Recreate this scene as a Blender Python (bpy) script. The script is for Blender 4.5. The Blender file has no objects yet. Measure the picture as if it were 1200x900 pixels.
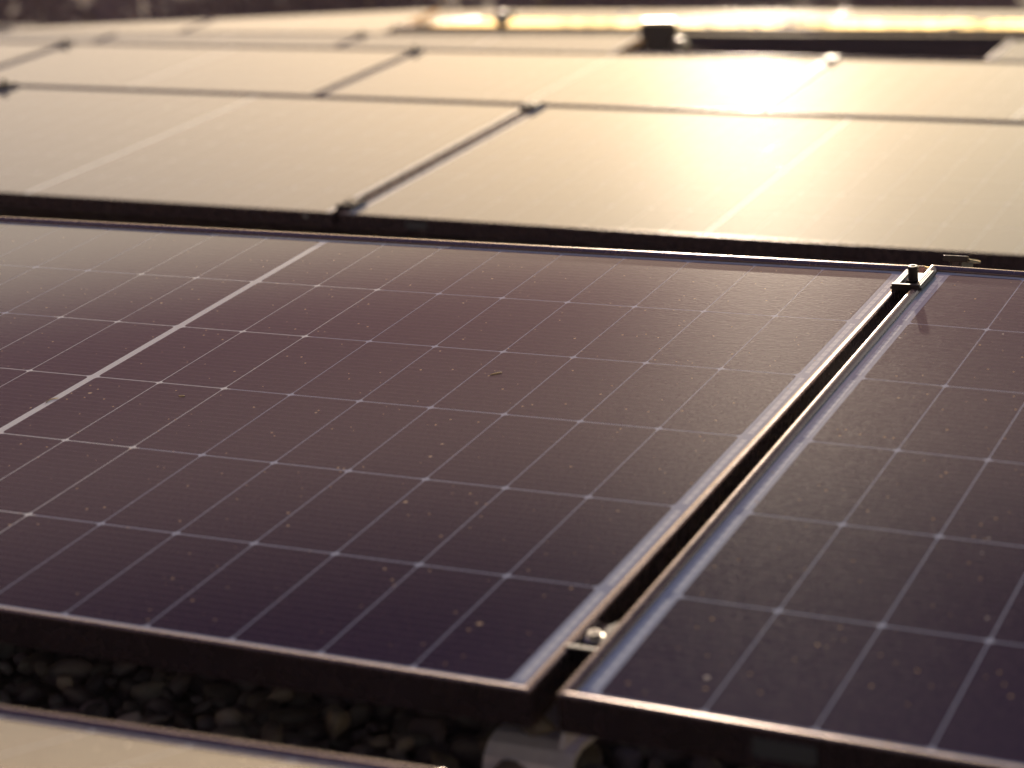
import bpy, bmesh, math, random
import numpy as np
from mathutils import Matrix, Vector
R_ = math.radians
random.seed(7)
rng = np.random.default_rng(11)

# ------------------------------------------------------------------ camera
scene = bpy.context.scene
C = scene.collection
TILT = R_(10.03)
Z0 = .24
FPX = 2542.8
def rodr(w):
    w = Vector(w); a = w.length
    return Matrix.Rotation(a, 3, w.normalized()) if a > 1e-9 else Matrix.Identity(3)
M_AW = Matrix.Rotation(TILT, 3, 'X')                      # plane of the front module -> world
RA = rodr((1.9072, .376, -.3873))                          # module frame -> camera (x right, y down, z forward)
TA = Vector((-.5122, -.0093, 2.655))
RW = RA @ M_AW.transposed()
CAM = M_AW @ (-(RA.transposed() @ TA)) + Vector((0, 0, Z0))
cd = bpy.data.cameras.new('camera'); cam = bpy.data.objects.new('camera', cd); C.objects.link(cam)
scene.camera = cam
cd.sensor_width = 36; cd.lens = FPX * 36 / 1200
cd.clip_start = .05; cd.clip_end = 2000
right, down, fwd = (Vector(RW[i]) for i in range(3))
m = Matrix((right, -down, -fwd)).transposed().to_4x4(); m.translation = CAM
cam.matrix_world = m
cd.dof.use_dof = True; cd.dof.focus_distance = 2.68; cd.dof.aperture_fstop = 3.7; cd.dof.aperture_blades = 8

# ------------------------------------------------------------------ light
SUN_EL, SUN_AZ = R_(16.5), R_(20.9)                        # azimuth from +y towards -x
world = bpy.data.worlds.new('World'); scene.world = world; world.use_nodes = True
wt = world.node_tree; wt.nodes.clear()
sky = wt.nodes.new('ShaderNodeTexSky'); sky.sky_type = 'NISHITA'; sky.sun_disc = False
sky.sun_elevation = SUN_EL; sky.sun_rotation = -SUN_AZ
sky.air_density = 1.6; sky.dust_density = 0.5; sky.ozone_density = 1.0
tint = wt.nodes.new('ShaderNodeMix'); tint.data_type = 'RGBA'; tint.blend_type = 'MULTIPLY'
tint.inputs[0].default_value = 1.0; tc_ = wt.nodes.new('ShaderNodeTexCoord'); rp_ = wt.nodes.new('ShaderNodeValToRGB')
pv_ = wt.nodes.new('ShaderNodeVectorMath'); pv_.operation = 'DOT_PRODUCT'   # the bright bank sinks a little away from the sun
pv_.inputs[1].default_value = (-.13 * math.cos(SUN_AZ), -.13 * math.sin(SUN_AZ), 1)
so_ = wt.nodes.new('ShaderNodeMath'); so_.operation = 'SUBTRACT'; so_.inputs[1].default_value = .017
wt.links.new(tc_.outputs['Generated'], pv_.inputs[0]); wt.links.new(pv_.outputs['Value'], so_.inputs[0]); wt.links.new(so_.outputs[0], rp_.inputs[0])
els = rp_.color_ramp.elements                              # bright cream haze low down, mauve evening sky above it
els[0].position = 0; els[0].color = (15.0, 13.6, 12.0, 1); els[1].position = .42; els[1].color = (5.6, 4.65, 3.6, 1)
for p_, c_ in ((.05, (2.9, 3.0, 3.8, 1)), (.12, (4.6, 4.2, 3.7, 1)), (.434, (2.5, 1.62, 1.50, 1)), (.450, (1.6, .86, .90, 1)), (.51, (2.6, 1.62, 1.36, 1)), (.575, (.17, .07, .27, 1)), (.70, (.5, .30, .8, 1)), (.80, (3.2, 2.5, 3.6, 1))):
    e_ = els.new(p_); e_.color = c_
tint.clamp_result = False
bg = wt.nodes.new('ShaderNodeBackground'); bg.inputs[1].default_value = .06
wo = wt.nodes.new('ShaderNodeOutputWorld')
# the sky opposite the low sun is darker than the sky round it
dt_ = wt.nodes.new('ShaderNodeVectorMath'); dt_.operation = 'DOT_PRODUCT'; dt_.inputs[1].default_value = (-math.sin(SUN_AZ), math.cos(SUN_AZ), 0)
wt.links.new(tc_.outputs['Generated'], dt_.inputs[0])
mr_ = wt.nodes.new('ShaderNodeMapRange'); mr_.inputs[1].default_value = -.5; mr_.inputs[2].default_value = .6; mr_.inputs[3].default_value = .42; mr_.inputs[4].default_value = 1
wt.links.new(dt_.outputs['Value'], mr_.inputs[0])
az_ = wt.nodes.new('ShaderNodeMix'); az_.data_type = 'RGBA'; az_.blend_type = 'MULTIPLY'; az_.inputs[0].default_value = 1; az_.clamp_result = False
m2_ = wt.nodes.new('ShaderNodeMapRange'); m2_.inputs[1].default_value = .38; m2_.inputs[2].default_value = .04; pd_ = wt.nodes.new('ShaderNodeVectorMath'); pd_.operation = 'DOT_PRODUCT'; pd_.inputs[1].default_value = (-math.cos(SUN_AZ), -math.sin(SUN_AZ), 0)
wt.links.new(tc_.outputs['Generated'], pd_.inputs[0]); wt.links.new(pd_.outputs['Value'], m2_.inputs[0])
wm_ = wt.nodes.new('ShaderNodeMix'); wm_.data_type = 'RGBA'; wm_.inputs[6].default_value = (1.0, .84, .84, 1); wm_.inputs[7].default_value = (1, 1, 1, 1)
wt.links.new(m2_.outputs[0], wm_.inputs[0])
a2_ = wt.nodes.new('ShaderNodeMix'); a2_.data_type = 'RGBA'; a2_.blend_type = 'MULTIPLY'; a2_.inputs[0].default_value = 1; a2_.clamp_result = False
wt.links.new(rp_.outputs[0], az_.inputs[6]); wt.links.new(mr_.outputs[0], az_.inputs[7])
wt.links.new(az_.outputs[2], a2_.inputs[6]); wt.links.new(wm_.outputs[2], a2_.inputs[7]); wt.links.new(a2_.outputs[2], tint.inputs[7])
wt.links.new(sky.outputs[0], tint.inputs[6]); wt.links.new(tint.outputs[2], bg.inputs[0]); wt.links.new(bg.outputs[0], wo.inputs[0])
sd = bpy.data.lights.new('sun', 'SUN'); sun = bpy.data.objects.new('sun', sd); C.objects.link(sun)
sd.energy = 4.2; sd.angle = R_(.6); sd.color = (1, .84, .64)
sdir = Vector((-math.sin(SUN_AZ) * math.cos(SUN_EL), math.cos(SUN_AZ) * math.cos(SUN_EL), math.sin(SUN_EL)))
sun.rotation_euler = sdir.to_track_quat('Z', 'Y').to_euler()
scene.view_settings.view_transform = 'Standard'; scene.view_settings.look = 'None'
scene.view_settings.exposure = 0.0; scene.view_settings.gamma = 1
scene.render.engine = 'CYCLES'

# ------------------------------------------------------------------ helpers
def tag(o, label=None, cat=None, group=None, kind=None):
    if label: o['label'] = label
    if cat: o['category'] = cat
    if group: o['group'] = group
    if kind: o['kind'] = kind
    return o
def empty(name, label, cat, mat=None, group=None):
    o = bpy.data.objects.new(name, None); o.empty_display_size = .1; C.objects.link(o)
    if mat is not None: o.matrix_world = mat
    return tag(o, label, cat, group)
def link(name, me, parent=None, mat=None):
    o = bpy.data.objects.new(name, me); C.objects.link(o)
    if parent: o.parent = parent
    if mat is not None: o.matrix_local = mat
    return o
def bm_mesh(name, bm, *mats, smooth=False):
    me = bpy.data.meshes.new(name); bm.to_mesh(me); bm.free()
    for k in mats: me.materials.append(k)
    if smooth:
        for p in me.polygons: p.use_smooth = True
    return me
def add_box(bm, x0, x1, y0, y1, z0, z1, bevel=0, mi=0):
    r = bmesh.ops.create_cube(bm, size=1)
    for v in r['verts']:
        v.co = Vector(((x0 + x1) / 2 + v.co.x * (x1 - x0), (y0 + y1) / 2 + v.co.y * (y1 - y0), (z0 + z1) / 2 + v.co.z * (z1 - z0)))
    fs = set(f for v in r['verts'] for f in v.link_faces)
    for f in fs: f.material_index = mi
    if bevel:
        es = list(set(e for v in r['verts'] for e in v.link_edges))
        bmesh.ops.bevel(bm, geom=es, offset=bevel, segments=2, affect='EDGES', profile=.6)
def add_lathe(bm, prof, n=20, off=(0, 0, 0), axis='Z'):
    off = Vector(off); rings = []
    for r, z in prof:
        ring = []
        for k in range(n):
            a = 2 * math.pi * k / n
            p = Vector((r * math.cos(a), r * math.sin(a), z))
            if axis == 'X': p = Vector((p.z, p.x, p.y))
            if axis == 'Y': p = Vector((p.x, p.z, p.y))
            ring.append(bm.verts.new(p + off))
        rings.append(ring)
    for a, b in zip(rings, rings[1:]):
        for k in range(n): bm.faces.new((a[k], a[(k + 1) % n], b[(k + 1) % n], b[k]))
    bm.faces.new(rings[0][::-1]); bm.faces.new(rings[-1])
def add_prism(bm, poly, x0, x1, plane='YZ'):
    """extrude a closed 2D polygon along the remaining axis"""
    def P(a, b, t): return Vector((t, a, b)) if plane == 'YZ' else (Vector((a, t, b)) if plane == 'XZ' else Vector((a, b, t)))
    A = [bm.verts.new(P(a, b, x0)) for a, b in poly]; B = [bm.verts.new(P(a, b, x1)) for a, b in poly]
    n = len(poly)
    for k in range(n): bm.faces.new((A[k], A[(k + 1) % n], B[(k + 1) % n], B[k]))
    bm.faces.new(A[::-1]); bm.faces.new(B)
def add_tube(bm, pts, r, n=8):
    pts = [Vector(p) for p in pts]; rings = []
    for i, p in enumerate(pts):
        d = (pts[min(i + 1, len(pts) - 1)] - pts[max(i - 1, 0)]).normalized()
        s = d.cross(Vector((0, 0, 1)));
        if s.length < 1e-3: s = Vector((1, 0, 0))
        s.normalize(); u = s.cross(d)
        rr = r[i] if isinstance(r, (list, tuple)) else r
        rings.append([bm.verts.new(p + (s * math.cos(2 * math.pi * k / n) + u * math.sin(2 * math.pi * k / n)) * rr) for k in range(n)])
    for a, b in zip(rings, rings[1:]):
        for k in range(n): bm.faces.new((a[k], a[(k + 1) % n], b[(k + 1) % n], b[k]))
    bm.faces.new(rings[0][::-1]); bm.faces.new(rings[-1])
def fix(bm): bmesh.ops.recalc_face_normals(bm, faces=bm.faces); return bm

# ------------------------------------------------------------------ materials
class NT:
    def __init__(s, name):
        s.m = bpy.data.materials.new(name); s.m.use_nodes = True; s.t = s.m.node_tree
        s.b = s.t.nodes['Principled BSDF']; s.out = s.t.nodes['Material Output']
    def n(s, typ, **kw):
        o = s.t.nodes.new(typ)
        for k, v in kw.items(): setattr(o, k, v)
        return o
    def l(s, a, b): s.t.links.new(a, b)
    def math(s, op, a, b=None, c=None, clamp=False):
        o = s.n('ShaderNodeMath', operation=op); o.use_clamp = clamp
        for i, v in enumerate((a, b, c)):
            if v is None: continue
            if isinstance(v, (int, float)): o.inputs[i].default_value = v
            else: s.l(v, o.inputs[i])
        return o.outputs[0]
    def mix(s, f, a, b):
        o = s.n('ShaderNodeMix', data_type='RGBA')
        for i, v in ((0, f), (6, a), (7, b)):
            if isinstance(v, (int, float)): o.inputs[i].default_value = v
            elif isinstance(v, tuple): o.inputs[i].default_value = (*v, 1)
            else: s.l(v, o.inputs[i])
        return o.outputs[2]
    def noise(s, vec, scale, detail=2, rough=.5):
        o = s.n('ShaderNodeTexNoise'); o.inputs['Scale'].default_value = scale
        o.inputs['Detail'].default_value = detail; o.inputs['Roughness'].default_value = rough
        if vec is not None: s.l(vec, o.inputs['Vector'])
        return o.outputs['Fac']
    def ramp(s, v, a, b, lo=0., hi=1.):
        o = s.n('ShaderNodeMapRange'); o.inputs[1].default_value = a; o.inputs[2].default_value = b
        o.inputs[3].default_value = lo; o.inputs[4].default_value = hi; s.l(v, o.inputs[0]); return o.outputs[0]
def simple(name, col, rough=.5, metal=0., noise=None, bump=0., spec=.5):
    m = NT(name); m.b.inputs['Roughness'].default_value = rough; m.b.inputs['Metallic'].default_value = metal
    m.b.inputs['Specular IOR Level'].default_value = spec
    tc = m.n('ShaderNodeTexCoord')
    ns = m.noise(tc.outputs['Object'], noise or 40, 5, .6)
    k = .82
    m.l(m.mix(ns, tuple(c * k for c in col), tuple(min(1, c * (2 - k)) for c in col)), m.b.inputs['Base Color'])
    m.l(m.ramp(ns, .2, .8, rough * .85, min(1, rough * 1.2)), m.b.inputs['Roughness'])
    if bump:
        b = m.n('ShaderNodeBump'); b.inputs['Strength'].default_value = bump; b.inputs['Distance'].default_value = .002
        m.l(ns, b.inputs['Height']); m.l(b.outputs[0], m.b.inputs['Normal'])
    return m.m

CELLW, CELLH, GAPX, GAPY, STRIP = .0916, .1851, .0012, .0017, .0112
PX, PY = CELLW + GAPX, CELLH + GAPY
XE = STRIP / 2 + 9 * CELLW + 8 * GAPX                    # outer cell edge from centre
L, H = .868, .578                                        # half size of a module
LIP = .0105; ZL = .0055                                  # frame lip: width and height above the glass

GLASS_R = .080; WIDE = .056
def laminate(kind):
    """solar glass over dark cells or over the white backsheet, with dust, rain marks and specks"""
    m = NT('solar_cell_glass' if kind == 'cell' else 'backsheet_glass')
    tc = m.n('ShaderNodeTexCoord'); oi = m.n('ShaderNodeObjectInfo')
    sep = m.n('ShaderNodeSeparateXYZ'); m.l(tc.outputs['Object'], sep.inputs[0])
    add = m.n('ShaderNodeVectorMath', operation='ADD'); m.l(tc.outputs['Object'], add.inputs[0]); m.l(oi.outputs['Location'], add.inputs[1])
    P = add.outputs[0]
    st = m.n('ShaderNodeMapping'); st.inputs['Scale'].default_value = (1, 5.0, 1); m.l(P, st.inputs[0])
    big = m.noise(P, 2.2, 4, .6)
    streak = m.noise(st.outputs[0], 95, 4, .7)
    fine = m.noise(P, 230, 2, .7)
    # specks of pollen and grit
    def specks(scale, thr, size):
        v = m.n('ShaderNodeTexVoronoi'); v.inputs['Scale'].default_value = scale; m.l(P, v.inputs['Vector'])
        w = m.n('ShaderNodeSeparateColor'); m.l(v.outputs['Color'], w.inputs[0])
        keep = m.math('GREATER_THAN', w.outputs[0], thr)
        r = m.math('MULTIPLY', m.math('SUBTRACT', w.outputs[1], .1), size)
        inn = m.math('LESS_THAN', v.outputs['Distance'], r)
        return m.math('MULTIPLY', keep, inn), w.outputs[2]
    s1, c1 = specks(110, .72, .18)
    s2, c2 = specks(26, .80, .11)
    if kind == 'cell':
        # thin busbar wires along x
        fr = m.math('FRACT', m.math('DIVIDE', m.math('ADD', sep.outputs[1], PY * 3 + 5), PY / 16.))
        wire = m.math('LESS_THAN', fr, .08)
        col = m.mix(m.ramp(big, .3, .7), (.022, .011, .030), (.030, .015, .034))
        col = m.mix(m.math('MULTIPLY', wire, .5), col, (.20, .18, .18))
    else:
        col = m.mix(m.ramp(big, .3, .7), (.64, .62, .62), (.70, .68, .68))
        # tin-plated ribbon in the two end margins, one run per cell pair, dotted where wires are soldered
        ax = m.math('ABSOLUTE', sep.outputs[0])
        inx = m.math('LESS_THAN', m.math('ABSOLUTE', m.math('SUBTRACT', ax, XE + .0085)), .0030)
        cy = m.math('ABSOLUTE', m.math('SUBTRACT', m.math('FRACT', m.math('DIVIDE', m.math('ADD', sep.outputs[1], PY * 3 + 5 * PY), PY)), .5))
        iny = m.math('LESS_THAN', cy, .455)
        fr = m.math('FRACT', m.math('DIVIDE', m.math('ADD', sep.outputs[1], 5 * PY), PY / 12.))
        dot = m.math('LESS_THAN', m.math('ABSOLUTE', m.math('SUBTRACT', fr, .5)), .34)
        rib = m.math('MULTIPLY', inx, iny)
        rc = m.mix(dot, (.80, .81, .82), (.97, .97, .95))
        col = m.mix(rib, m.mix(.5, col, (.36, .44, .62)), rc)  # bluish shade of the margins is mixed into the backsheet colour
        # centre strip stays clean white
        mid = m.math('LESS_THAN', ax, .2)
        col = m.mix(mid, col, (.95, .94, .88))
    dust = m.math('MULTIPLY', m.ramp(streak, .35, .75), m.ramp(big, .2, .8, .5, 1.0))
    dust = m.math('ADD', m.math('MULTIPLY', dust, .022), m.math('MULTIPLY', m.ramp(fine, .50, .70), .09))
    col = m.mix(dust, col, (.42, .27, .27))
    col = m.mix(m.math('MULTIPLY', s1, .9), col, m.mix(c1, (.85, .50, .18), (.9, .72, .50)))
    col = m.mix(m.math('MULTIPLY', s2, .95), col, m.mix(c2, (.75, .50, .24), (.85, .75, .6)))
    m.l(col, m.b.inputs['Base Color'])
    sp = m.math('MAXIMUM', s1, s2)
    rough = m.math('ADD', m.ramp(streak, .3, .8, GLASS_R - .03, GLASS_R + .06), m.math('MULTIPLY', sp, .25), clamp=True)
    m.l(rough, m.b.inputs['Roughness'])
    m.b.inputs['IOR'].default_value = 1.5
    b = m.n('ShaderNodeBump'); b.inputs['Strength'].default_value = .06; b.inputs['Distance'].default_value = .0002
    hgt = m.math('ADD', m.noise(st.outputs[0], 420, 3, .7), m.math('MULTIPLY', sp, 1.5))
    m.l(hgt, b.inputs['Height']); m.l(b.outputs[0], m.b.inputs['Normal'])
    b2 = m.n('ShaderNodeBsdfPrincipled')                   # wider lobe of the satin textured glass
    m.l(col, b2.inputs['Base Color']); b2.inputs['Roughness'].default_value = .32; b2.inputs['IOR'].default_value = 1.5
    bb = m.n('ShaderNodeBump'); bb.inputs['Strength'].default_value = .5; bb.inputs['Distance'].default_value = .0006
    m.l(m.math('ADD', m.noise(P, 340, 3, .75), m.math('MULTIPLY', sp, 2.5)), bb.inputs['Height'])
    m.l(bb.outputs[0], b2.inputs['Normal'])
    m.b.inputs['Specular IOR Level'].default_value = 0
    gl = m.n('ShaderNodeBsdfGlossy', distribution='BECKMANN'); gl.inputs['Roughness'].default_value = GLASS_R
    m.l(b.outputs[0], gl.inputs['Normal'])
    fn = m.n('ShaderNodeFresnel'); fn.inputs['IOR'].default_value = 1.5
    cl = m.n('ShaderNodeMixShader'); m.l(fn.outputs[0], cl.inputs[0]); m.l(m.b.outputs[0], cl.inputs[1]); m.l(gl.outputs[0], cl.inputs[2])
    gm = m.n('ShaderNodeMapping'); gm.inputs['Scale'].default_value = (1, 3.0, 1); m.l(P, gm.inputs[0])
    mx = m.n('ShaderNodeMixShader'); m.l(m.ramp(m.noise(P, 300, 3, .75), .40, .68, .018, WIDE), mx.inputs[0])
    m.l(cl.outputs[0], mx.inputs[1]); m.l(b2.outputs[0], mx.inputs[2]); m.l(mx.outputs[0], m.out.inputs[0])
    return m.m
M_CELL = laminate('cell'); M_BACK = laminate('back')
M_FRAME = simple('black_anodised', (.165, .113, .110), .26, .85, 60)
M_ALU = simple('mill_aluminium', (.62, .60, .92), .38, .30, 90)
M_STEEL = simple('stainless_steel', (.62, .58, .52), .32, 1., 200)
M_CLAMP = simple('black_clamp', (.035, .028, .032), .35, .8, 120)
M_RUBBER = simple('black_rubber', (.02, .018, .02), .7, 0, 60, .3)
M_STICK = simple('sticker_paper', (.08, .08, .09), .5, 0, 300)
M_BSIDE = simple('module_back', (.30, .30, .32), .6)

# ------------------------------------------------------------------ module meshes
def frame_mesh():
    prof = [(0, -.030), (0, ZL - .0012), (.0003, ZL - .0006), (.0011, ZL - .0002), (.0022, ZL), (.0032, ZL), (.0035, ZL - .0004), (.0039, ZL - .0004), (.0042, ZL - .00005),
            (.0052, ZL - .0002), (.0066, ZL - .0007), (.0085, ZL - .0018), (LIP - .0003, ZL - .0031), (LIP, ZL - .0038),
            (LIP, -.003), (.0022, -.003), (.0022, -.028), (.024, -.028), (.024, -.030)]
    bm = bmesh.new(); rings = []
    for d, z in prof:
        x, y = L - d, H - d
        rings.append([bm.verts.new(p) for p in ((-x, -y, z), (x, -y, z), (x, y, z), (-x, y, z))])
    n = len(rings)
    for i in range(n):
        a, b = rings[i], rings[(i + 1) % n]
        for k in range(4): bm.faces.new((a[k], a[(k + 1) % 4], b[(k + 1) % 4], b[k]))
    return bm_mesh('frame', fix(bm), M_FRAME)
def cells_mesh():
    bm = bmesh.new(); c = .0054; z = .0
    for sx in (-1, 1):
        for i in range(9):
            x0 = STRIP / 2 + i * PX; x1 = x0 + CELLW
            if sx < 0: x0, x1 = -x1, -x0
            for j in range(6):
                yc = (j - 2.5) * PY; y0, y1 = yc - CELLH / 2, yc + CELLH / 2
                pts = [(x0 + c, y0), (x1 - c, y0), (x1 - c * .3, y0 + c * .3), (x1, y0 + c), (x1, y1 - c), (x1 - c * .3, y1 - c * .3), (x1 - c, y1), (x0 + c, y1), (x0 + c * .3, y1 - c * .3), (x0, y1 - c), (x0, y0 + c), (x0 + c * .3, y0 + c * .3)]
                bm.faces.new([bm.verts.new((x, y, z)) for x, y in pts])
    return bm_mesh('solar_cells', bm, M_CELL)
def back_mesh():
    bm = bmesh.new(); x, y = L - .004, H - .004
    add_box(bm, -x, x, -y, y, -.0028, -.00004)
    for f in bm.faces:
        if f.normal.z < -.5 or abs(f.normal.z) < .5: f.material_index = 1
    bm.normal_update()
    for f in bm.faces: f.material_index = 0 if f.normal.z > .5 else 1
    return bm_mesh('backsheet', bm, M_BACK, M_BSIDE)
def sticker_mesh():
    bm = bmesh.new(); x0 = -L + .168
    add_box(bm, x0, x0 + .053, -H - .0006, -H + .001, -.021, -.004)
    return bm_mesh('sticker', bm, M_STICK)
FM, CM, BM_, SM = frame_mesh(), cells_mesh(), back_mesh(), sticker_mesh()
def screw_mesh():
    bm = bmesh.new(); add_lathe(bm, [(.0045, 0), (.0050, .002), (.0035, .0042), (.0008, .005)], 12)
    bmesh.ops.rotate(bm, cent=(0, 0, 0), matrix=Matrix.Rotation(R_(90), 3, 'X'), verts=bm.verts)
    return bm_mesh('screw', fix(bm), M_STEEL, smooth=True)
SC = screw_mesh()

def module(mat, label, group, screw=None, sticker=True):
    t = empty('solar_panel', label, 'solar panel', mat, group)
    link('frame', FM, t); link('backsheet', BM_, t); link('solar_cells', CM, t)
    if sticker: link('sticker', SM, t)
    if screw is not None: link('screw', SC, t, Matrix.Translation((screw, -H, -.006)))
    return t

W = 2 * L + .0205
def rowmat(o, w, k=0., dx=0.):
    """module matrix in the world from a pose in the frame of the first module"""
    Rr = (M_AW @ rodr(w)); c = M_AW @ Vector(o) + Vector((0, 0, Z0))
    c = c + Rr @ Vector((k * W + dx, 0, 0))
    mm = Rr.to_4x4(); mm.translation = c
    return mm
# ------------------------------------------------------------------ clamps
def clamp_meshes():
    bm = bmesh.new()
    hw, hl = .022, .036
    # two serrated wings on the frames and a channel between them
    prof = [(-hw, .0), (-hw, .0035), (-hw + .003, .0048), (-.0105, .0048), (-.0095, .0030), (-.0075, .0030), (-.0075, -.018), (-.0055, -.018), (-.0055, .0010), (.0055, .0010),
            (.0055, -.018), (.0075, -.018), (.0075, .0030), (.0095, .0030), (.0105, .0048), (hw - .003, .0048), (hw, .0035), (hw, .0)]
    prof = prof + [(.0098, .0), (.0098, -.020), (-.0098, -.020), (-.0098, .0)]
    A = [bm.verts.new((x, -hl, z)) for x, z in prof]; B = [bm.verts.new((x, hl, z)) for x, z in prof]
    n = len(prof)
    for k in range(n): bm.faces.new((A[k], A[(k + 1) % n], B[(k + 1) % n], B[k]))
    bm.faces.new(A[::-1]); bm.faces.new(B)
    for s in (-1, 1):                                     # teeth and end bridges on top of the wings
        for q in range(3):
            x = s * (.0125 + q * .003); add_box(bm, x - .0009, x + .0009, -hl + .002, hl - .002, .0044, .0062)
    add_box(bm, -.0195, .0195, -hl - .003, -hl + .003, -.001, .0085, .001)
    body = bm_mesh('clamp_body', fix(bm), M_CLAMP)
    bm = bmesh.new()
    add_lathe(bm, [(.0098, .001), (.0098, .0035), (.0065, .0036)], 20)
    add_lathe(bm, [(.0066, .0036), (.0068, .0215), (.0062, .023), (.0036, .0231), (.0032, .0180)], 18)
    bolt = bm_mesh('bolt', fix(bm), M_CLAMP, smooth=False)
    bm = bmesh.new()
    add_lathe(bm, [(.0115, .001), (.0120, .0028), (.0080, .0034)], 22)
    add_lathe(bm, [(.0072, .003), (.0074, .0038), (.0074, .0092), (.0068, .0098), (.0042, .0098), (.0036, .0050)], 24)
    add_lathe(bm, [(.0098, .0030), (.0098, .0050), (.0076, .0051)], 6)
    boltb = bm_mesh('bolt', fix(bm), M_STEEL, smooth=False)
    return body, bolt, boltb
CB, CBOLT, CBOLTB = clamp_meshes()
def clamp(mat, label, group, bright=True, scale=1.):
    t = empty('panel_clamp', label, 'clamp', mat, group)
    s = Matrix.Scale(scale, 4)
    link('clamp_body', CB, t, s); link('bolt', CBOLTB if bright else CBOLT, t, s)
    return t
def at(mm, x, y, z=ZL): return mm @ Matrix.Translation((x, y, z))

# ------------------------------------------------------------------ rows of panels facing the camera
ROW = {0: ([0, 0, 0], [0, 0, 0]), 1: ([-.0641, 2.6725, -.4829], [-.0263, .0203, .0281]),
       2: ([-1.8063, 5.0964, -.8907], [-.019, .0091, .0031]), 3: ([-3.7469, 7.8678, -1.4488], [.0202, -.0134, -.0427])}
ORD = ['first', 'second', 'third', 'fourth', 'fifth', 'sixth', 'seventh']
G = 'solar panels in rows on the gravel roof'
# front row: module A and the one right of the open seam
mA = rowmat(*ROW[0])
module(mA, 'large solar panel in sharp focus with white centre strip, left of the open seam', G, screw=-.12)
mB = rowmat([.9192, -.0047, .0037], [-.0001, .0191, .009], 0, XE)
module(mB, 'front right solar panel with dusty cells and a grey sticker on its near frame edge', G)
module(rowmat(*ROW[0], -1), 'solar panel cut off by the left edge, left of the large sharp one', G)
m1 = {k: rowmat(*ROW[1], k) for k in range(-2, 3)}
lab1 = {-2: 'solar panel sliver at the left edge of the second row',
        -1: 'beige solar panel on the left of the second row, its centre strip slanting up',
        0: 'solar panel in the second row with the soft sun glow beside its centre strip',
        1: 'solar panel in the second row cut off by the right edge', 2: 'solar panel at the right end of the second row, outside the frame'}
for k, mm in m1.items():
    if k < 2: module(mm, lab1[k] if k != 0 else lab1[0], G, screw=.80 if k == -1 else None)
# (the seam of row one runs left of module 0)
lab2 = {-2: 'out of focus solar panel of the third row cut by the left edge', -1: 'pale solar panel of the third row left of its middle seam',
        0: 'solar panel of the third row carrying the bright sun glare at its right end', 1: 'solar panel of the third row right of the sun glare'}
m2 = {k: rowmat(*ROW[2], k) for k in range(-2, 2)}
for k, mm in m2.items(): module(mm, lab2[k], G)
lab3 = {-2: 'blurred solar panel of the fourth row near the left edge', -1: 'blurred solar panel of the fourth row left of its seam clamp', 0: 'blurred solar panel ending the fourth row beside the black vent post'}
m3 = {k: rowmat(*ROW[3], k) for k in range(-2, 1)}
for k, mm in m3.items(): module(mm, lab3[k], G)
module(rowmat([-3.7469, 7.8678, -1.4730], ROW[3][1], 0, 2.80 + L), 'blurred solar panel corner showing at the right edge, beyond the dark gap', G)

def wmat(x, y, z, tilt, yaw=0., roll=0.):
    mm = (Matrix.Rotation(yaw, 3, 'Z') @ Matrix.Rotation(roll, 3, 'Y') @ Matrix.Rotation(tilt, 3, 'X')).to_4x4()
    mm.translation = (x, y, z); return mm
# low far row on raised racks, and the last row
for i in range(4):
    module(wmat(-4.30 + i * W, 10.52, .287, R_(.6)), ['far low solar panel behind the silver roof anchor', 'far low solar panel behind the black vent post', 'far low solar panel at the top right, beyond the dark gap', 'far low solar panel outside the right of the frame'][i], G) if i < 3 else None
for i in range(3):
    module(wmat(-6.05 + i * W, 13.13, .172, R_(10), R_(0)), ['last row solar panel at the top edge, above the silver roof anchor', 'last row solar panel at the top edge, above the black vent post', 'last row solar panel at the top right corner below the trees'][i], G)
for i in range(2):
    roll = R_(-2.3); c = Vector((-5.21, 10.6, .372)) + Matrix.Rotation(roll, 3, 'Y') @ Vector((-L - i * W, 0, 0))
    mm = wmat(0, 0, 0, R_(10), 0, roll); mm.translation = c + mm.to_3x3() @ Vector((0, -H, 0))
    module(mm, ['cream glowing solar panel at the top whose right end stops left of the silver anchor', 'cream solar panel at the top left under the dark trees, sinking to the left'][i], G)

# panels of the back slopes: each starts at the ridge behind a row and falls away from the camera
BG = 'solar panels on the back slopes'
def partner(mrow, label, xoff=0., gap=.026, dz=-.004):
    e = mrow @ Vector((xoff, H, 0))
    yaw = math.atan2(mrow[1][0], mrow[0][0]); roll = -math.asin(mrow[2][0])
    mm = wmat(0, 0, 0, -TILT, yaw, roll); R3 = mm.to_3x3()
    mm.translation = e + Vector((0, gap, dz)) + R3 @ Vector((0, -(-H), 0)) * 1.0
    return module(mm, label, BG, sticker=False)
partner(rowmat(*ROW[0], -1), 'solar panel on the back slope left of the one behind the large sharp panel')
partner(mA, 'solar panel on the back slope behind the large sharp panel')
partner(rowmat(*ROW[0], 1), 'solar panel on the back slope behind the front right panel', 0.02)
for k in (-2, -1, 0, 1): partner(m1[k], 'solar panel on the back slope behind the ' + ['far left', 'left', 'middle', 'right'][k + 2] + ' panel of the second row')
for k in (-2, -1, 0, 1): partner(m2[k], 'solar panel on the back slope behind the ' + ['far left', 'left', 'middle', 'right'][k + 2] + ' panel of the third row')
for k in (-2, -1, 0): partner(m3[k], 'solar panel on the back slope behind the ' + ['far left', 'left', 'end'][k + 2] + ' panel of the fourth row')
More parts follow.
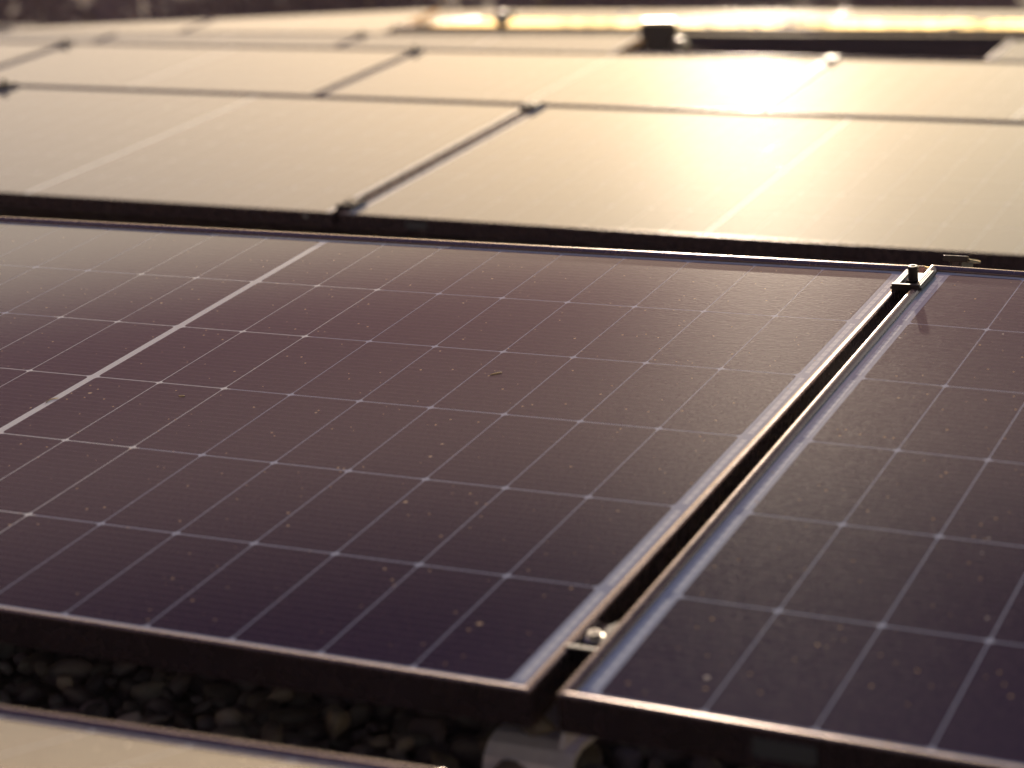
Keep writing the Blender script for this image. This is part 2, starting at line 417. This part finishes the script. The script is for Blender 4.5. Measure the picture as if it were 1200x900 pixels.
# back slope of the row nearest the camera: its low far edge runs through the bottom left corner
for k in (-1, 0, 1):
    yaw, roll = R_(1.3), R_(-.9)
    mm = wmat(0, 0, 0, -TILT, yaw, roll); R3 = mm.to_3x3()
    mm.translation = Vector((.0215, -.775, .1255)) + R3 @ Vector((k * W, -H, 0))
    module(mm, {-1: 'beige solar panel left of the bottom corner one, outside the frame', 0: 'beige solar panel filling the bottom left corner, sloping away beyond the pebble gap', 1: 'solar panel below the bottom edge right of the corner one'}[k], 'solar panels on the nearest back slope', sticker=False) if k > -1 else None

# ------------------------------------------------------------------ clamps
CG = 'panel clamps'
clamp(at(mA, .8788, .515), 'black clamp with tall dark bolt at the far end of the open seam', CG, bright=False, scale=.9)
clamp(at(mA, .8788, -.468, ZL - .006), 'clamp with shiny silver bolt at the near end of the open seam', CG, scale=.78)
pc = partner_c = wmat(.906, .632, .3445, -TILT)
clamp(pc, 'silver clamp peeking over the ridge behind the front right panel', CG, scale=.8)
clamp(at(m1[-1], W / 2, .535), 'clamp with brassy bolt at the far end of the second row seam', CG)
clamp(at(m1[-1], W / 2, -.50), 'clamp at the near end of the second row seam, above the sharp panel', CG)
clamp(at(m1[-1], -W / 2, .535), 'dark clamp on the leftmost seam of the second row', CG, bright=False)
clamp(at(m2[0], W / 2, .54), 'pale clamp at the top of the seam right of the sun glare', CG)
clamp(at(m2[0], -W / 2, .54), 'dark clamp at the top of the seam left of the sun glare', CG, bright=False)
clamp(at(m2[-1], -W / 2, .54), 'dark blurred clamp on the third row seam by the left edge', CG, bright=False)
clamp(at(m3[0], -W / 2, .53), 'dark blurred clamp at the fourth row seam', CG, bright=False)
clamp(at(m2[0], W / 2, -.30), 'small clamp halfway down the seam beside the sun glare', CG)

# ------------------------------------------------------------------ roof, ground
def gravel_mat(name, dark=1.):
    m = NT(name); tc = m.n('ShaderNodeTexCoord')
    v = m.n('ShaderNodeTexVoronoi'); v.inputs['Scale'].default_value = 28; m.l(tc.outputs['Object'], v.inputs['Vector'])
    w = m.n('ShaderNodeSeparateColor'); m.l(v.outputs['Color'], w.inputs[0])
    m.l(m.mix(w.outputs[0], (.05, .045, .045), (.16, .14, .14)), m.b.inputs['Base Color'])
    m.b.inputs['Roughness'].default_value = .8
    b = m.n('ShaderNodeBump'); b.inputs['Strength'].default_value = 1; b.inputs['Distance'].default_value = .02; b.invert = True
    m.l(v.outputs['Distance'], b.inputs['Height']); m.l(b.outputs[0], m.b.inputs['Normal']); return m.m
M_GRAV = gravel_mat('roof_gravel')
def sheet(name, x0, x1, y0, y1, z, mat):
    bm = bmesh.new(); bm.faces.new([bm.verts.new(p) for p in ((x0, y0, z), (x1, y0, z), (x1, y1, z), (x0, y1, z))])
    o = link(name, bm_mesh(name, bm, mat)); return tag(o, kind='structure')
sheet('roof', -14, 9, -6, 14.6, 0, M_GRAV)
M_WALL = simple('render_wall', (.45, .42, .38), .8, 0, 3)
b_ = empty('building', 'flat roofed building carrying the solar panels', 'building', Matrix.Translation((-2.5, 4.3, -8)))
bm = bmesh.new(); add_box(bm, -11.6, 11.6, -10.4, 10.4, 0, 7.98); link('wall', bm_mesh('wall', bm, M_WALL), b_)
bm = bmesh.new()
for a in ((-11.8, 11.8, 10.3, 10.55), (-11.8, 11.8, -10.55, -10.3)): add_box(bm, *a, 7.9, 8.08, .01)
for a in ((-11.8, -11.55, -10.29, 10.29), (11.55, 11.8, -10.29, 10.29)): add_box(bm, *a, 7.9, 8.08, .01)
link('parapet', bm_mesh('parapet', bm, simple('zinc_coping', (.35, .35, .36), .45, .6, 8)), b_)
def ground_mat():
    m = NT('meadow'); tc = m.n('ShaderNodeTexCoord'); n = m.noise(tc.outputs['Object'], .05, 6, .6)
    m.l(m.mix(n, (.025, .035, .015), (.07, .07, .03)), m.b.inputs['Base Color']); m.b.inputs['Roughness'].default_value = .95
    m.b.inputs['Specular IOR Level'].default_value = .1; return m.m
sheet('ground', -900, 900, -400, 1400, -8, ground_mat())

# gravel stones in the gap before the sharp panel and under its edge
def pebble_proto(sub, seed):
    bm = bmesh.new(); bmesh.ops.create_icosphere(bm, subdivisions=sub, radius=1)
    r = random.Random(seed); dirs = [(Vector((r.gauss(0, 1), r.gauss(0, 1), r.gauss(0, 1))).normalized(), r.uniform(.50, .90)) for _ in range(11)]
    for v in bm.verts:                                     # flatten against a few planes: worn, faceted stone
        for d, h in dirs:
            k = v.co.dot(d)
            if k > h: v.co -= d * (k - h) * .95
    V = np.array([v.co[:] for v in bm.verts]); F = np.array([[v.index for v in f.verts] for f in bm.faces]); bm.free(); return V, F
def stone_mat():
    m = NT('river_pebble'); a = m.n('ShaderNodeVertexColor'); a.layer_name = 'tone'
    tc = m.n('ShaderNodeTexCoord'); n = m.noise(tc.outputs['Object'], 180, 5, .6)
    mul = m.n('ShaderNodeMix', data_type='RGBA', blend_type='MULTIPLY'); mul.inputs[0].default_value = 1
    m.l(a.outputs[0], mul.inputs[6]); m.l(m.mix(n, (.65, .62, .6), (1, 1, 1)), mul.inputs[7]); m.l(mul.outputs[2], m.b.inputs['Base Color'])
    m.b.inputs['Roughness'].default_value = .55; return m.m
M_STONE = stone_mat()
protos = [pebble_proto(2, s) for s in range(8)]
def stones(name, spec, M_=M_STONE):
    Vs, Fs, Cs = [], [], []; off = 0
    for x, y, z, r in spec:
        V, F = protos[rng.integers(len(protos))]
        q = rng.normal(size=3); A = np.array(Matrix.Rotation(rng.uniform(0, 6.28), 3, Vector(q).normalized()))
        s = np.array([1.25, 1.0, .75]) * rng.uniform(.8, 1.2, 3) * r
        Vs.append((V * s) @ A.T * np.array([1, 1, .85]) + [x, y, z]); Fs.append(F + off); off += len(V)
        g = rng.uniform(.05, .22) * (1.9 if rng.random() < .08 else 1); c = np.array([g, g * rng.uniform(.78, .88), g * rng.uniform(.90, 1.10)])
        Cs.append(np.tile([*c, 1.], (len(V), 1)))
    V = np.concatenate(Vs); F = np.concatenate(Fs); Cc = np.concatenate(Cs)
    me = bpy.data.meshes.new(name); me.from_pydata(V.tolist(), [], F.tolist())
    ca = me.color_attributes.new('tone', 'FLOAT_COLOR', 'POINT'); ca.data.foreach_set('color', Cc.ravel())
    me.polygons.foreach_set('use_smooth', [True] * len(F)); me.materials.append(M_)
    return link(name, me)
spec = []
for gx in np.arange(-1.9, 2.1, .026):
    for gy in np.arange(-1.0, -.12, .026):
        r = float(np.clip(rng.normal(.0140, .0045), .006, .026))
        spec.append((gx + rng.uniform(-.011, .011), gy + rng.uniform(-.011, .011), r * .6 + rng.uniform(0, .010), r))
for _ in range(420):
    r = float(rng.uniform(.010, .021)); spec.append((rng.uniform(-1.9, 2.1), rng.uniform(-1.0, -.12), .026 + r * .4, r))
o = stones('gravel', spec); tag(o, 'rounded grey and brown pebbles covering the roof between the panel rows', 'gravel', kind='stuff')
spec = []
for y0, y1 in ((1.85, 2.25), (4.35, 4.75), (7.1, 7.5), (9.75, 10.2)):
    for _ in range(800): spec.append((rng.uniform(-6, 3.5), rng.uniform(y0, y1), .012, float(rng.uniform(.014, .028))))
o = stones('gravel', spec); tag(o, 'pebbles in the gaps between the farther panel rows', 'gravel', kind='stuff')

# ------------------------------------------------------------------ support foot, stone on it, cable
t = empty('support_foot', 'silver aluminium mounting foot on the pebbles below the open seam', 'mounting foot', Matrix.Translation((.818, -.414, 0)))
bm = bmesh.new()
prof = [(-.064, .002), (-.064, .022), (-.060, .040), (-.050, .051), (-.036, .056), (.26, .056), (.26, .010), (.20, .010), (.20, .05), (-.036, .05), (-.050, .044), (-.058, .02), (-.058, .002)]
add_prism(bm, prof, -.043, .043); link('base_profile', bm_mesh('base_profile', fix(bm), M_ALU), t)
bm = bmesh.new(); add_prism(bm, [(-.058, .0565), (.02, .0565), (.015, .118), (-.030, .118), (-.042, .085)], .030, .0345)
add_box(bm, .014, .0295, -.02, .012, .060, .072, .002); link('upright', bm_mesh('upright', fix(bm), M_ALU), t)
t = stones('pebble', [(.826, -.462, .0725, .0155)]); tag(t, 'round grey pebble lying on the silver mounting foot', 'pebble')
bm = bmesh.new(); pts = [(-2.2 + i * .1, -.60 + .012 * math.sin(i * .7) + .006 * math.sin(i * 1.9), .050 + .006 * math.sin(i * 1.1)) for i in range(31)]
add_tube(bm, pts, .0042, 10); tag(link('cable', bm_mesh('cable', fix(bm), M_RUBBER, smooth=True)), 'thin black cable lying along the pebble gap', 'cable')

# ------------------------------------------------------------------ wind deflector, vent post, roof anchor
t = empty('wind_deflector', 'long black sheet metal skirt under the far low panels', 'wind deflector', Matrix.Translation((-1.4, 9.92, 0)))
bm = bmesh.new(); add_prism(bm, [(-.10, .0), (-.085, .02), (0, .235), (.03, .246), (.03, .242), (.004, .233), (-.082, .018), (-.096, 0)], -3.75, 5.)
link('sheet', bm_mesh('sheet', fix(bm), simple('black_sheet', (.022, .016, .02), .5, .3, 5)), t)
t = empty('wind_deflector', 'dark skirt under the cream panel at the top left', 'wind deflector', Matrix.Translation((-7, 9.40, 0)))
bm = bmesh.new(); add_prism(bm, [(-.08, .0), (-.065, .02), (0, .10), (.03, .11), (.03, .106), (.004, .098), (-.062, .018), (-.076, 0)], -1.6, 1.75)
link('sheet', bm_mesh('sheet', fix(bm), bpy.data.materials['black_sheet']), t)
t = empty('vent_post', 'black roof vent post with wider cap beside the end of the fourth row', 'roof vent', Matrix.Translation((-2.70, 8.30, 0)))
bm = bmesh.new(); add_box(bm, -.11, .11, -.11, .11, 0, .012, .002); add_box(bm, -.072, .072, -.072, .072, .0125, .285, .006); bmesh.ops.rotate(bm, cent=(0, 0, 0), matrix=Matrix.Rotation(R_(24), 3, 'Z'), verts=bm.verts); link('post', bm_mesh('post', fix(bm), M_RUBBER), t)
bm = bmesh.new(); add_box(bm, -.090, .090, -.090, .090, .286, .366, .006); bmesh.ops.rotate(bm, cent=(0, 0, 0), matrix=Matrix.Rotation(R_(24), 3, 'Z'), verts=bm.verts); link('cap', bm_mesh('cap', fix(bm), M_RUBBER), t)
bm = bmesh.new(); add_box(bm, -.080, .080, -.080, .080, .3665, .384, .004); bmesh.ops.rotate(bm, cent=(0, 0, 0), matrix=Matrix.Rotation(R_(24), 3, 'Z'), verts=bm.verts); link('lid', bm_mesh('lid', fix(bm), M_STEEL), t)
bm = bmesh.new(); add_lathe(bm, [(.010, .07), (.022, .078), (.030, .100), (.030, .135), (.020, .155), (.006, .162)], 16, (0, 0, .262), 'X'); link('pipe_stub', bm_mesh('pipe_stub', fix(bm), M_STEEL, smooth=True), t)
t = empty('roof_anchor', 'shiny silver roof anchor standing behind the fourth row', 'roof anchor', Matrix.Translation((-4.345, 9.80, 0)))
bm = bmesh.new(); add_lathe(bm, [(.06, 0), (.06, .008), (.014, .012), (.014, .29)], 16); link('post', bm_mesh('post', fix(bm), M_RUBBER, smooth=True), t)
bm = bmesh.new(); add_lathe(bm, [(.012, .2905), (.034, .300), (.052, .325), (.050, .352), (.030, .376), (.006, .384)], 20)
link('head', bm_mesh('head', fix(bm), M_STEEL, smooth=True), t)
bm = bmesh.new(); add_lathe(bm, [(.006, .05), (.022, .055), (.024, .085), (.010, .095)], 14, (0, 0, .355), 'X'); link('eye', bm_mesh('eye', fix(bm), M_STEEL, smooth=True), t)

# ------------------------------------------------------------------ bits of plant lying on the glass
M_STRAW = simple('dry_straw', (.60, .52, .40), .5, 0, 300)
_t = M_STRAW.node_tree; _tr = _t.nodes.new('ShaderNodeBsdfTranslucent'); _tr.inputs[0].default_value = (.60, .50, .36, 1)
_mx = _t.nodes.new('ShaderNodeMixShader'); _mx.inputs[0].default_value = .6
_t.links.new(_t.nodes['Principled BSDF'].outputs[0], _mx.inputs[1]); _t.links.new(_tr.outputs[0], _mx.inputs[2]); _t.links.new(_mx.outputs[0], _t.nodes['Material Output'].inputs[0])
def debris(name, pts, r, label, cat):
    bm = bmesh.new(); n = len(pts); rr = [r * (.35 + .65 * math.sin(math.pi * (i + .5) / n)) for i in range(n)]
    add_tube(bm, [mA @ Vector((x, y, z)) for x, y, z in pts], rr, 6)
    tag(link(name, bm_mesh(name, fix(bm), M_STRAW, smooth=True)), label, cat)
debris('straw', [(.490 + .0026 * i, .110 + .0028 * i + .001 * math.sin(i), .0006 + .0001 * i) for i in range(5)], .0008, 'short dry straw lying near the middle of the sharp panel', 'straw')
debris('plant_fibre', [(.004 + .008 * math.cos(a), -.085 + .010 * math.sin(a), .0006) for a in (1.6, 2.2, 2.8, 3.4, 4.0)], .0007, 'small curled plant fibre near the left side of the sharp panel', 'plant fibre')
debris('husk', [(.150 + .0025 * i, -.035 + .0005 * i, .0006) for i in range(4)], .0008, 'flat seed husk on the lower middle of the sharp panel', 'husk')

# ------------------------------------------------------------------ trees beyond the roof
def leaf_mat():
    m = NT('leaves'); a = m.n('ShaderNodeVertexColor'); a.layer_name = 'tone'; m.l(a.outputs[0], m.b.inputs['Base Color'])
    m.b.inputs['Roughness'].default_value = .7; m.b.inputs['Specular IOR Level'].default_value = .2; return m.m
M_LEAF = leaf_mat(); M_BARK = simple('bark', (.10, .075, .055), .9, 0, 6, .4)
def tree_meshes(seed):
    r = np.random.default_rng(seed); h = 9.5
    clumps = []
    bm = bmesh.new(); add_tube(bm, [(0, 0, 0), (.1, 0, 2), (0, .1, 4.5), (.1, 0, h * .8)], [.28, .22, .15, .04], 10)
    for k in range(14):
        a = r.uniform(0, 6.28); z0 = r.uniform(2.2, 6.5); ln = r.uniform(1.6, 3.0) * (1 - .06 * z0)
        e = (math.cos(a) * ln, math.sin(a) * ln, z0 + r.uniform(.6, 1.8)); add_tube(bm, [(0, 0, z0), (e[0] * .5, e[1] * .5, z0 + .5), e], [.09, .06, .02], 6)
        clumps.append((np.array(e), r.uniform(.8, 1.4)))
    for k in range(14): clumps.append((np.array([r.normal(0, 1.3), r.normal(0, 1.3), r.uniform(4.5, h)]), r.uniform(.7, 1.3)))
    trunk = bm_mesh('trunk', fix(bm), M_BARK)
    P, col = [], []
    for c, s in clumps:
        n = 130; d = r.normal(size=(n, 3)); d /= np.linalg.norm(d, axis=1)[:, None]
        P.append(c + d * s * r.uniform(.5, 1, (n, 1)) ** .5); t_ = r.uniform(.7, 1.3); col += [np.array([.030, .024, .018]) * t_ * u if u < 1.38 else np.array([.12, .10, .02]) for u in r.uniform(.7, 1.4, n)]
    P = np.concatenate(P); n = len(P); a = r.normal(size=(n, 3)); a /= np.linalg.norm(a, axis=1)[:, None]
    b = np.cross(a, r.normal(size=(n, 3))); b /= np.linalg.norm(b, axis=1)[:, None]; s = r.uniform(.12, .24, (n, 1))
    V = np.stack([P + a * s, P + b * s * .6, P - a * s, P - b * s * .6], 1).reshape(-1, 3)
    me = bpy.data.meshes.new('crown'); me.from_pydata(V.tolist(), [], [[4 * i, 4 * i + 1, 4 * i + 2, 4 * i + 3] for i in range(n)])
    ca = me.color_attributes.new('tone', 'FLOAT_COLOR', 'POINT'); ca.data.foreach_set('color', np.repeat(np.c_[np.array(col), np.ones(n)], 4, 0).ravel())
    me.materials.append(M_LEAF); return trunk, me
TM = [tree_meshes(s) for s in (3, 4, 5)]
r = random.Random(5)
fx, fy = fwd.x / math.hypot(fwd.x, fwd.y), fwd.y / math.hypot(fwd.x, fwd.y)
for ring, (dist, n, spread) in enumerate(((44, 13, 30), (58, 15, 42))):
    for i in range(n):
        s = (i + .5) / n * 2 - 1 + r.uniform(-.03, .03); lat = s * spread; d = dist + r.uniform(-3, 3)
        x = CAM.x + fx * d + fy * lat; y = CAM.y + fy * d - fx * lat
        k = r.uniform(.92, 1.12)
        mm = Matrix.Translation((x, y, -8)) @ Matrix.Rotation(r.uniform(0, 6.28), 4, 'Z') @ Matrix.Scale(k, 4)
        t = empty('tree', 'dark blurred leafy tree in the line beyond the roof', 'tree', mm, 'trees beyond the roof')
        tk, cr = TM[(i + ring) % 3]; link('trunk', tk, t); link('crown', cr, t)

# ------------------------------------------------------------------ thin purple scatter box, added to lift the blacks like lens veil
bm = bmesh.new(); add_box(bm, -75, 60, -30, 85, -9, 6)
hm = bpy.data.materials.new('added_haze'); hm.use_nodes = True; hm.node_tree.nodes.clear()
ho = hm.node_tree.nodes.new('ShaderNodeOutputMaterial'); hv = hm.node_tree.nodes.new('ShaderNodeVolumePrincipled')
hv.inputs['Color'].default_value = (.80, .58, .82, 1); hv.inputs['Density'].default_value = .0013; hv.inputs['Anisotropy'].default_value = .2
hm.node_tree.links.new(hv.outputs[0], ho.inputs['Volume'])
tag(link('added_haze', bm_mesh('added_haze', bm, hm)), kind='stuff')
